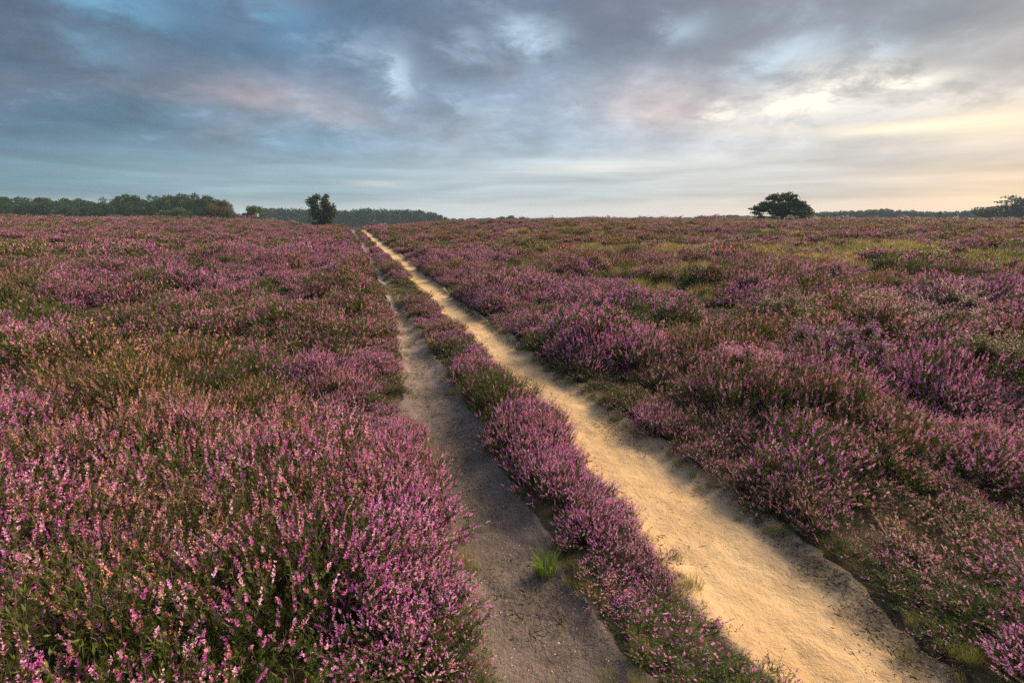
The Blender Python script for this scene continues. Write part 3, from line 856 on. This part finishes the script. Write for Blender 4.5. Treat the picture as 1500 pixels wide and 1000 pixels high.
def shrub(x, y, Rb, Hb, label, seed, branchy, fp, hue_flower, leafn):
    root = empty('heather_shrub', x, y, label, 'shrub', 'single heather shrubs right of the tracks')
    g = np.random.default_rng(seed)
    br = Acc(); fo = Acc()
    tips = []

    def grow(p, dvec, ln, r, depth):
        k = 4; pts = [p]; dv = dvec
        for _ in range(k):
            dv = unit(dv + g.normal(0, .16, 3) + np.array([0, 0, .06])); pts.append(pts[-1] + dv * ln / k)
        tube(br, pts, np.linspace(r, r * .6, k + 1), 0, g.uniform(.3, 1), 4)
        if depth == 0: tips.append((pts[-1], dv)); return
        for q in range(int(g.integers(2, 4)) + (1 if depth == branchy else 0)):
            grow(pts[-1 if q else -2], unit(dv + g.normal(0, .42, 3) + np.array([0, 0, .12])), ln * g.uniform(.55, .8), r * .58, depth - 1)
    for s_ in range(7):
        a = s_ * 0.9 + g.uniform(-.3, .3)
        lean = g.uniform(.35, 1.0)
        grow(np.array([math.cos(a) * .05, math.sin(a) * .05, 0]), unit(np.array([math.cos(a) * lean * Rb / Hb, math.sin(a) * lean * Rb / Hb, 1.0])), Hb * .46, 0.017 if branchy == 3 else .012, branchy)
    tp = np.array([t[0] for t in tips]); tv = np.array([t[1] for t in tips])
    sc_ = Hb / max(tp[:, 2].max(), .1)
    # flowering shoots at every twig end
    rep = max(1, int(leafn / len(tp)))
    c0 = np.repeat(tp, rep, 0) + g.normal(0, .020, (len(tp) * rep, 3)); v0 = unit(np.repeat(tv, rep, 0) + g.normal(0, .38, (len(tp) * rep, 3)) + np.array([0, 0, .35]))
    ln = g.uniform(.06, .14, len(c0)); m = len(c0); tint = g.uniform(0, 1, m)
    for k in range(11):
        f = g.uniform(0, 1, m); base = c0 + v0 * (ln * f)[:, None]
        rd = unit(np.cross(v0, rand_dir(m, g))); o_ = unit(rd * .85 + v0 * .6); sd = unit(np.cross(o_, v0) + g.normal(0, .4, (m, 3)))
        isf = (g.uniform(0, 1, m) < fp) & (f > .35)
        for sel, mat, L, W in ((isf, 1, .0150, .0062), (~isf, 0, .030, .0048)):
            if sel.any(): fo.kites(base[sel], o_[sel], sd[sel], L * g.uniform(.7, 1.3, sel.sum()), W * g.uniform(.7, 1.3, sel.sum()), mat, np.clip(tint[sel] + g.normal(0, .1, sel.sum()), 0, 1))
    link(bpy.data.objects.new('branches', br.mesh('branches', [M_wood])), root)
    link(bpy.data.objects.new('foliage', fo.mesh('foliage', [M_leaf, hue_flower])), root)
    root.scale = (1, 1, sc_)
    root.rotation_euler.z = g.uniform(0, 6)
    return root


def flower_variant(name, lo, mid, hi):
    return tree_leaf(name, lo, mid, hi, .3)


M_mauve = flower_variant('dusty_mauve_flower', (0.38, 0.17, 0.22), (0.60, 0.31, 0.40), (0.72, 0.46, 0.52))
M_violet = flower_variant('violet_flower', (0.30, 0.08, 0.26), (0.50, 0.18, 0.44), (0.66, 0.32, 0.57))
M_rose = flower_variant('rose_flower', (0.50, 0.16, 0.33), (0.64, 0.27, 0.44), (0.72, 0.40, 0.50))
shrub(*shrub_spots[0], .80, 1.08, 'tall leggy heather shrub with bare grey branches and thin mauve flowers', 11, 3, .80, M_mauve, 900)
shrub(*shrub_spots[1], .60, .66, 'round dark heather shrub covered in deep violet flower spikes', 12, 2, .62, M_violet, 2000)
shrub(*shrub_spots[2], .62, .72, 'brown twiggy heather shrub with dusty mauve tops behind the violet shrub', 13, 3, .45, M_mauve, 1500)
shrub(*shrub_spots[3], .50, .52, 'low rose pink heather shrub left of the violet shrub', 14, 2, .85, M_rose, 1800)
shrub(*shrub_spots[4], .58, .62, 'sparse olive heather shrub with few mauve flowers in front of the leggy shrub', 15, 3, .30, M_mauve, 1500)

# the fresh green tuft on the left rim of the strip
x, y = ground_at(799, 834, -0.02)
M_tuft = tree_leaf('tuft_blade', (0.070, 0.125, 0.018), (0.140, 0.205, 0.030), (0.24, 0.28, 0.06), .35)
me = grass_mesh('grass_tuft', 170, .15, .055, .0019, 950); me.materials.clear(); me.materials.append(M_tuft)
o = bpy.data.objects.new('grass_tuft', me); o.location = (x, y, float(H(x, y)) - .004); link(o)
tag(o, 'bright green grass tuft at the edge of the strip beside the earth track', 'grass tuft')


# ------------------------------------------------------------------ trees
def crown(name, lobes, dens, size, mat, seed, shell=.5, squash=None, hole=.30):
    g = np.random.default_rng(seed); a = Acc()
    for (x, y, z, rx, ry, rz) in lobes:
        n = int(dens * (rx * ry + ry * rz + rx * rz) / 3 * 4) + 6
        dv = rand_dir(n, g); r = shell + (1.06 - shell) * g.uniform(0, 1, n) ** .7
        c = np.array([x, y, z]) + dv * r[:, None] * np.array([rx, ry, rz]) * (1 + g.normal(0, .10, (n, 1)))
        keep = fbm(c[:, 0] * 1.1 / size * .35 + c[:, 1] * .4, c[:, 2] * 1.1 / size * .35, seed, 2) > hole
        c, dv = c[keep], dv[keep]; n = len(c)
        if n == 0: continue
        lt = g.uniform(.15, .8)
        for k in range(2):
            o_ = unit(rand_dir(n, g) + dv * .4); sd = unit(np.cross(o_, rand_dir(n, g)))
            a.kites(c - o_ * size * .4, o_, sd, size * g.uniform(.6, 1.4, n), size * .42 * g.uniform(.6, 1.3, n), 0, np.clip(lt + g.normal(0, .16, n), 0, 1), .5)
    return a.mesh(name, [mat])


def wood(name, limbs):
    a = Acc()
    for pts, rad_ in limbs: tube(a, pts, rad_, 0, .5, 7)
    return a.mesh(name, [M_bark])


def bend(p, q, sag=0.0, k=6, wob=0.05, seed=0):
    g = np.random.default_rng(seed); p = np.array(p, float); q = np.array(q, float)
    t = np.linspace(0, 1, k)[:, None]
    pts = p + (q - p) * t; pts[:, 2] += sag * np.sin(t[:, 0] * math.pi)
    pts[1:-1] += g.normal(0, wob * np.linalg.norm(q - p) / 3, (k - 2, 3))
    return pts


def tree(name, x, y, z, label, cat, limbs, crown_me, group=None):
    root = empty(name, x, y, label, cat, group, z)
    link(bpy.data.objects.new('trunk', wood('trunk', limbs)), root)
    link(bpy.data.objects.new('crown', crown_me), root)
    return root


# --- the umbrella-shaped lone pine
YP = 112.0
xp_, _, ztop = at_dist(1149, 280, YP); zb = float(H(xp_, YP)) - .1
hp = ztop - zb; wp = 87 / F * YP / CP / 2 * 0.94
g = np.random.default_rng(21)
lobes = []; limbs = []
limbs.append((bend((0, 0, 0), (.35, 0, hp * .30), 0, 5, .03, 1), np.linspace(.42, .33, 5)))
hub = np.array([.35, 0, hp * .28])
for k in range(150):
    u = g.uniform(-1, 1); vv = g.uniform(-1, 1); rr_ = math.hypot(u, vv)
    if rr_ > 1: continue
    top = hp * (1.0 - .50 * rr_ ** 1.7 - (.06 if u > .25 else 0))
    zt = top - .3 - hp * abs(g.normal(0, .17)) * (1 - .4 * rr_)
    zt = max(zt, hp * (.40 - .10 * rr_))
    lobes.append((u * wp * .88, vv * wp * .8, zt, g.uniform(.7, 1.2), g.uniform(.7, 1.2), g.uniform(.24, .42)))
for sx in (-1, 1):       # drooping side boughs
    for (fx, fz) in ((.95, .50), (.93, .40), (.86, .33), (.97, .45), (.76, .30), (.66, .16), (.55, .10), (.80, .20), (.45, .30)):
        lobes.append((sx * wp * (fx - .05), g.uniform(-1.5, 1.5), hp * (fz + g.uniform(-.02, .02)), g.uniform(.6, 1.1), 1.0, g.uniform(.18, .30)))
for k in range(5):
    lobes.append((g.normal(0.3, 1.2), g.normal(0, .8), hp * g.uniform(.03, .16), .9, .9, .35))
for k, lb in enumerate(lobes[::2]):
    limbs.append((bend(hub + [0, 0, g.uniform(-.5, .9)], (lb[0], lb[1], lb[2] - .1), hp * .05, 6, .10, 40 + k), np.linspace(.15, .035, 6)))
tree('pine_tree', xp_, YP, zb, 'lone dark umbrella shaped pine on the right skyline', 'tree', limbs, crown('crown', lobes, 26, .30, M_pine, 22, .25, hole=.27))

# --- the lone leafy tree by the path's crest
YB = 105.0
xb_, _, ztop = at_dist(470, 283, YB); zb = float(H(xb_, YB)) - .1
hb = ztop - zb; wb = 38 / F * YB / CP / 2
lob = []
for (fx, fz, r) in [(-.58, .86, .30), (-.66, .68, .32), (-.35, .93, .22), (.28, .93, .20), (.52, .84, .26), (.70, .66, .30), (.42, .70, .26), (-.25, .70, .26), (.10, .76, .2), (-.50, .48, .34), (.52, .47, .36), (0, .50, .42),
                     (-.38, .30, .34), (.36, .30, .36), (0, .22, .45), (-.32, .12, .34), (.36, .12, .34), (.05, .08, .45), (.75, .52, .22), (-.76, .80, .18), (.1, .62, .25)]:
    for k in range(2):
        lob.append((fx * wb + g.normal(0, .12), g.normal(0, wb * .35), fz * hb - .25, r * wb * 1.12, r * wb * 1.12, r * wb * 1.12))
limbs = [(bend((-.1, 0, 0), (-wb * .5, .2, hb * .85), .0, 7, .03, 5), np.linspace(.20, .04, 7)), (bend((.15, 0, 0), (wb * .45, -.2, hb * .85), .0, 7, .03, 6), np.linspace(.18, .04, 7)),
         (bend((0, 0, hb * .2), (0.05, .5, hb * .9), 0, 6, .03, 7), np.linspace(.11, .03, 6))]
tree('leafy_tree', xb_, YB, zb, 'lone upright leafy tree with a notched crown beside the far end of the path', 'tree', limbs, crown('crown', lob, 46, .24, M_birch, 33, .2, hole=.27))


# --- bushes before the left wood
def bush(px, ptop, wpx, Y, label, mat, seed, nm='bush'):
    x, _, zt = at_dist(px, ptop, Y); zb = float(H(x, Y)) - .3
    h = max(zt - zb, 1.0); w_ = wpx / F * Y / CP / 2
    g = np.random.default_rng(seed); lobes = []
    for k in range(22):
        u = g.uniform(-1, 1); zz = g.uniform(.1, 1) ** .8
        top = (1 - .72 * abs(u) ** 2.2)
        lobes.append((u * w_ * .82, g.normal(0, w_ * .4), zz * top * h * .86, w_ * .27, w_ * .27, h * .19))
    limbs = [(bend((0, 0, 0), (g.uniform(-.6, .6) * w_, g.uniform(-.3, .3) * w_, h * .75), 0, 5, .06, seed + k), np.linspace(.10, .03, 5)) for k in range(5)]
    return tree(nm, x, Y, zb, label, 'bush', limbs, crown('crown', lobes, 40, .34, mat, seed + 1, .3, hole=.2))


bush(258, 304, 52, 175, 'wide low bright green bush in front of the dark left wood', M_fresh, 71)
bush(321, 292, 50, 168, 'olive brown rounded bush at the right end of the left wood', M_olive, 72)
bush(371, 300, 36, 150, 'small fresh green bush standing right of the olive bush', M_fresh, 73)


# --- left wood, tree by tree
def copy_tree(src, x, y, z, s, rz, label=None):
    r = src.copy(); col.objects.link(r); r.location = (x, y, z); r.scale = s; r.rotation_euler.z = rz
    if label: r['label'] = label
    for ch in src.children:
        c_ = ch.copy(); col.objects.link(c_); c_.parent = r
    return r


def proto(name, mat, seed, kind, label, group):
    g = np.random.default_rng(seed); lobes = []
    if kind == 'round':
        for k in range(26):
            u = rand_dir(1, g)[0]; rr_ = g.uniform(.5, .95)
            lobes.append((u[0] * .36 * rr_, u[1] * .36 * rr_, .56 + u[2] * .36 * rr_, .14, .14, .11))
        for k in range(8): lobes.append((g.normal(0, .2), g.normal(0, .2), g.uniform(.08, .3), .15, .15, .12))
    elif kind == 'conifer':
        for k in range(24):
            f = g.uniform(.08, 1); wdt = .26 * (1 - f) ** .8 + .03; a_ = g.uniform(0, 6.28)
            lobes.append((math.cos(a_) * wdt * .7, math.sin(a_) * wdt * .7, f * .93, wdt * .6, wdt * .6, .07))
    else:   # scots pine: bare stem, loose top
        for k in range(18):
            a_ = g.uniform(0, 6.28); f = g.uniform(.42, .95); wdt = .30 * math.sin(min(1, (1.08 - f) * 2.0) * math.pi / 2) + .03
            lobes.append((math.cos(a_) * wdt * g.uniform(.2, 1), math.sin(a_) * wdt * g.uniform(.2, 1), f, .13, .13, .06))
    limbs = [(bend((0, 0, -.05), (g.normal(0, .02), g.normal(0, .02), .85), 0, 6, .02, seed), np.linspace(.028, .008, 6))]
    for k in range(6):
        lb = lobes[k]; limbs.append((bend((0, 0, lb[2] * .55), lb[:3], .02, 4, .05, seed + k), np.linspace(.012, .004, 4)))
    return tree(name, 0, 0, 0, label, 'tree', limbs, crown('crown', lobes, 1500, .042, mat, seed + 3, .4, hole=.28), group)


GL = 'trees of the dark wood on the left'
LL = 'dark green broadleaf tree standing in the dense wood on the left'
protos = [proto('broadleaf_tree', M_oak, 201 + k * 7, 'round', LL, GL) for k in range(4)]
used = [False] * 4
prof = np.array([(-60, 282), (0, 284), (40, 285), (80, 290), (110, 292), (150, 289), (190, 285), (215, 286), (245, 281), (280, 284), (312, 283), (332, 290), (346, 302)])
g = np.random.default_rng(88)
for row, (Yr, step, dz_) in enumerate([(236, 21, 1.5), (215, 24, 3.0), (200, 27, 7.0)]):
    for px in np.arange(-50 + row * 7, 322 - row * 4, step):
        pxx = px + g.uniform(-5, 5); Yt = Yr + g.uniform(-7, 7)
        tp = np.interp(pxx, prof[:, 0], prof[:, 1]) + g.uniform(-1.5, 2.0) + dz_ - 2.6 - 2.0 * (225 < pxx < 318)
        if row == 0: tp -= 0.8
        x, _, zt = at_dist(pxx, tp, Yt); zb = float(H(x, Yt)) - .3
        h = zt - zb; k = int(g.integers(0, 4)); wsc = g.uniform(10.0, 13.5) if row < 2 else g.uniform(8, 11)
        if pxx > 300: wsc *= .8
        if used[k]: copy_tree(protos[k], x, Yt, zb, (wsc, wsc, h), g.uniform(0, 6))
        else:
            used[k] = True; protos[k].location = (x, Yt, zb); protos[k].scale = (wsc, wsc, h)

# --- trees at the right end and the small dark conifer
GRt = 'trees at the right end of the skyline'
rp = proto('pine_tree', M_pine, 301, 'pine', 'tall loose topped pine at the far right edge, highest of its clump', GRt)
rb = proto('broadleaf_tree', M_oak, 311, 'round', 'rounded dark tree at the left end of the far right clump', GRt)
rows = [(rb, 1449, 307, 9.5, None), (rp, 1494, 290, 15, None)]
done = set()
for src, px, tp, wsc, lab in [(rb, 1447, 301, 15, None), (rp, 1490, 285, 20, None), (rb, 1466, 304, 10, 'dark bushy tree second from the left in the far right clump'), (rp, 1477, 297, 13, 'loose pine between the bushy tree and the tallest pine on the far right'),
                              (rb, 1486, 301, 12, 'dense dark tree below the tall pine tops on the far right'), (rb, 1512, 294, 14, 'dark tree cut by the right edge of the skyline')]:
    Yt = 232 + g.uniform(-8, 8); x, _, zt = at_dist(px, tp, Yt); zb = float(H(x, Yt)) - .3; h = zt - zb
    if src.name not in done: done.add(src.name); src.location = (x, Yt, zb); src.scale = (wsc, wsc, h)
    else: copy_tree(src, x, Yt, zb, (wsc, wsc, h), g.uniform(0, 6), lab)
cf = proto('spruce_tree', M_pine, 331, 'conifer', 'small dark bushy conifer before the hazy wood on the right', None)
x, _, zt = at_dist(1378, 309.5, 260); zb = float(H(x, 260)) - .3; cf.location = (x, 260, zb); cf.scale = (11, 11, zt - zb)
for px, tp, wsc, lab in [(736, 316, 5.5, 'left one of the two tiny dark trees on the middle skyline'), (748, 314.5, 7.0, 'right one of the two tiny dark trees on the middle skyline')]:
    x, _, zt = at_dist(px, tp, 300); zb = float(H(x, 300)) - .3
    q = copy_tree(rb, x, 300, zb, (wsc, wsc, zt - zb), g.uniform(0, 6), lab); q['group'] = 'tiny trees on the middle skyline'


# --- hazy far woods, each one mass
def far_wood(name, label, prof, Y, step, seed, wide=1.0, base=None):
    g = np.random.default_rng(seed); prof = np.array(prof, float); lobes = []
    for px in np.arange(prof[0, 0], prof[-1, 0], step):
        for row in range(2):
            pxx = px + g.uniform(-step, step) * .6; tp = np.interp(pxx, prof[:, 0], prof[:, 1]) + abs(g.normal(0, 1.0)) + row * 1.5
            Yt = Y + (1 - row) * 18 + g.uniform(-8, 8)
            x, _, zt = at_dist(pxx, tp, Yt); zb = float(H(x, Yt)) - .5; h = max(zt - zb, 1.2)
            rw = step / F * Y * .75 * wide * g.uniform(.7, 1.25)
            lobes.append((x, Yt, zb + h * .78, rw, rw, h * .24))
            lobes.append((x + g.normal(0, rw * .4), Yt - rw * .3, zb + h * .45, rw * 1.1, rw * 1.1, h * .30))
            lobes.append((x + g.normal(0, rw * .4), Yt - rw * .3, zb + h * .15, rw * 1.1, rw * 1.1, h * .25))
    me = crown(name, lobes, 5.0, 1.15, M_oak, seed, .4, hole=.22)
    o = bpy.data.objects.new(name, me); link(o); tag(o, label, 'wood', kind='stuff')


far_wood('far_wood', 'blue grey hazy wood behind the lone leafy tree', [(385, 305), (420, 304.5), (450, 306), (500, 308), (540, 305), (580, 307), (612, 307), (622, 309.5), (636, 311), (652, 317.5)], 430, 5, 401)
far_wood('far_wood', 'pale hazy strip of wood left of the lone pine', [(1003, 318.5), (1020, 317), (1040, 315.5), (1070, 315), (1105, 316), (1150, 314), (1195, 313)], 520, 5, 402)
far_wood('far_wood', 'grey green hazy wood right of the lone pine', [(1186, 311.4), (1215, 309.9), (1240, 309.4), (1270, 307.9), (1290, 306.4), (1300, 304.9), (1312, 307.9), (1340, 308.4), (1365, 310.4), (1400, 309.4), (1425, 307.4), (1470, 306.4), (1520, 304.4)], 400, 5.5, 403)
far_wood('far_wood', 'faint broken line of trees on the middle horizon', [(655, 319), (700, 319.3), (760, 318.6), (800, 319.2), (850, 318.5), (900, 319.3), (950, 318.7), (1005, 318.8)], 640, 6, 404)

# ------------------------------------------------------------------ the evening haze
me = bpy.data.meshes.new('haze')
b0, b1 = (-1180, -1180, -12), (1180, 1180, 14.6)
vv = [(x, y, z) for x in (b0[0], b1[0]) for y in (b0[1], b1[1]) for z in (b0[2], b1[2])]
me.from_pydata(vv, [], [(0, 1, 3, 2), (4, 6, 7, 5), (0, 4, 5, 1), (2, 3, 7, 6), (0, 2, 6, 4), (1, 5, 7, 3)])
mh, nt, out = material('haze_air')
pv = nt.new('ShaderNodeVolumePrincipled'); pv.inputs['Color'].default_value = (0.55, 0.74, 0.90, 1); pv.inputs['Density'].default_value = 0.00026
pv.inputs['Anisotropy'].default_value = 0.0
nt.l.new(pv.outputs[0], out.inputs['Volume'])
me.materials.append(mh)
tag(link(bpy.data.objects.new('haze', me)), 'thin blue evening haze over the whole heath', 'haze', kind='stuff')
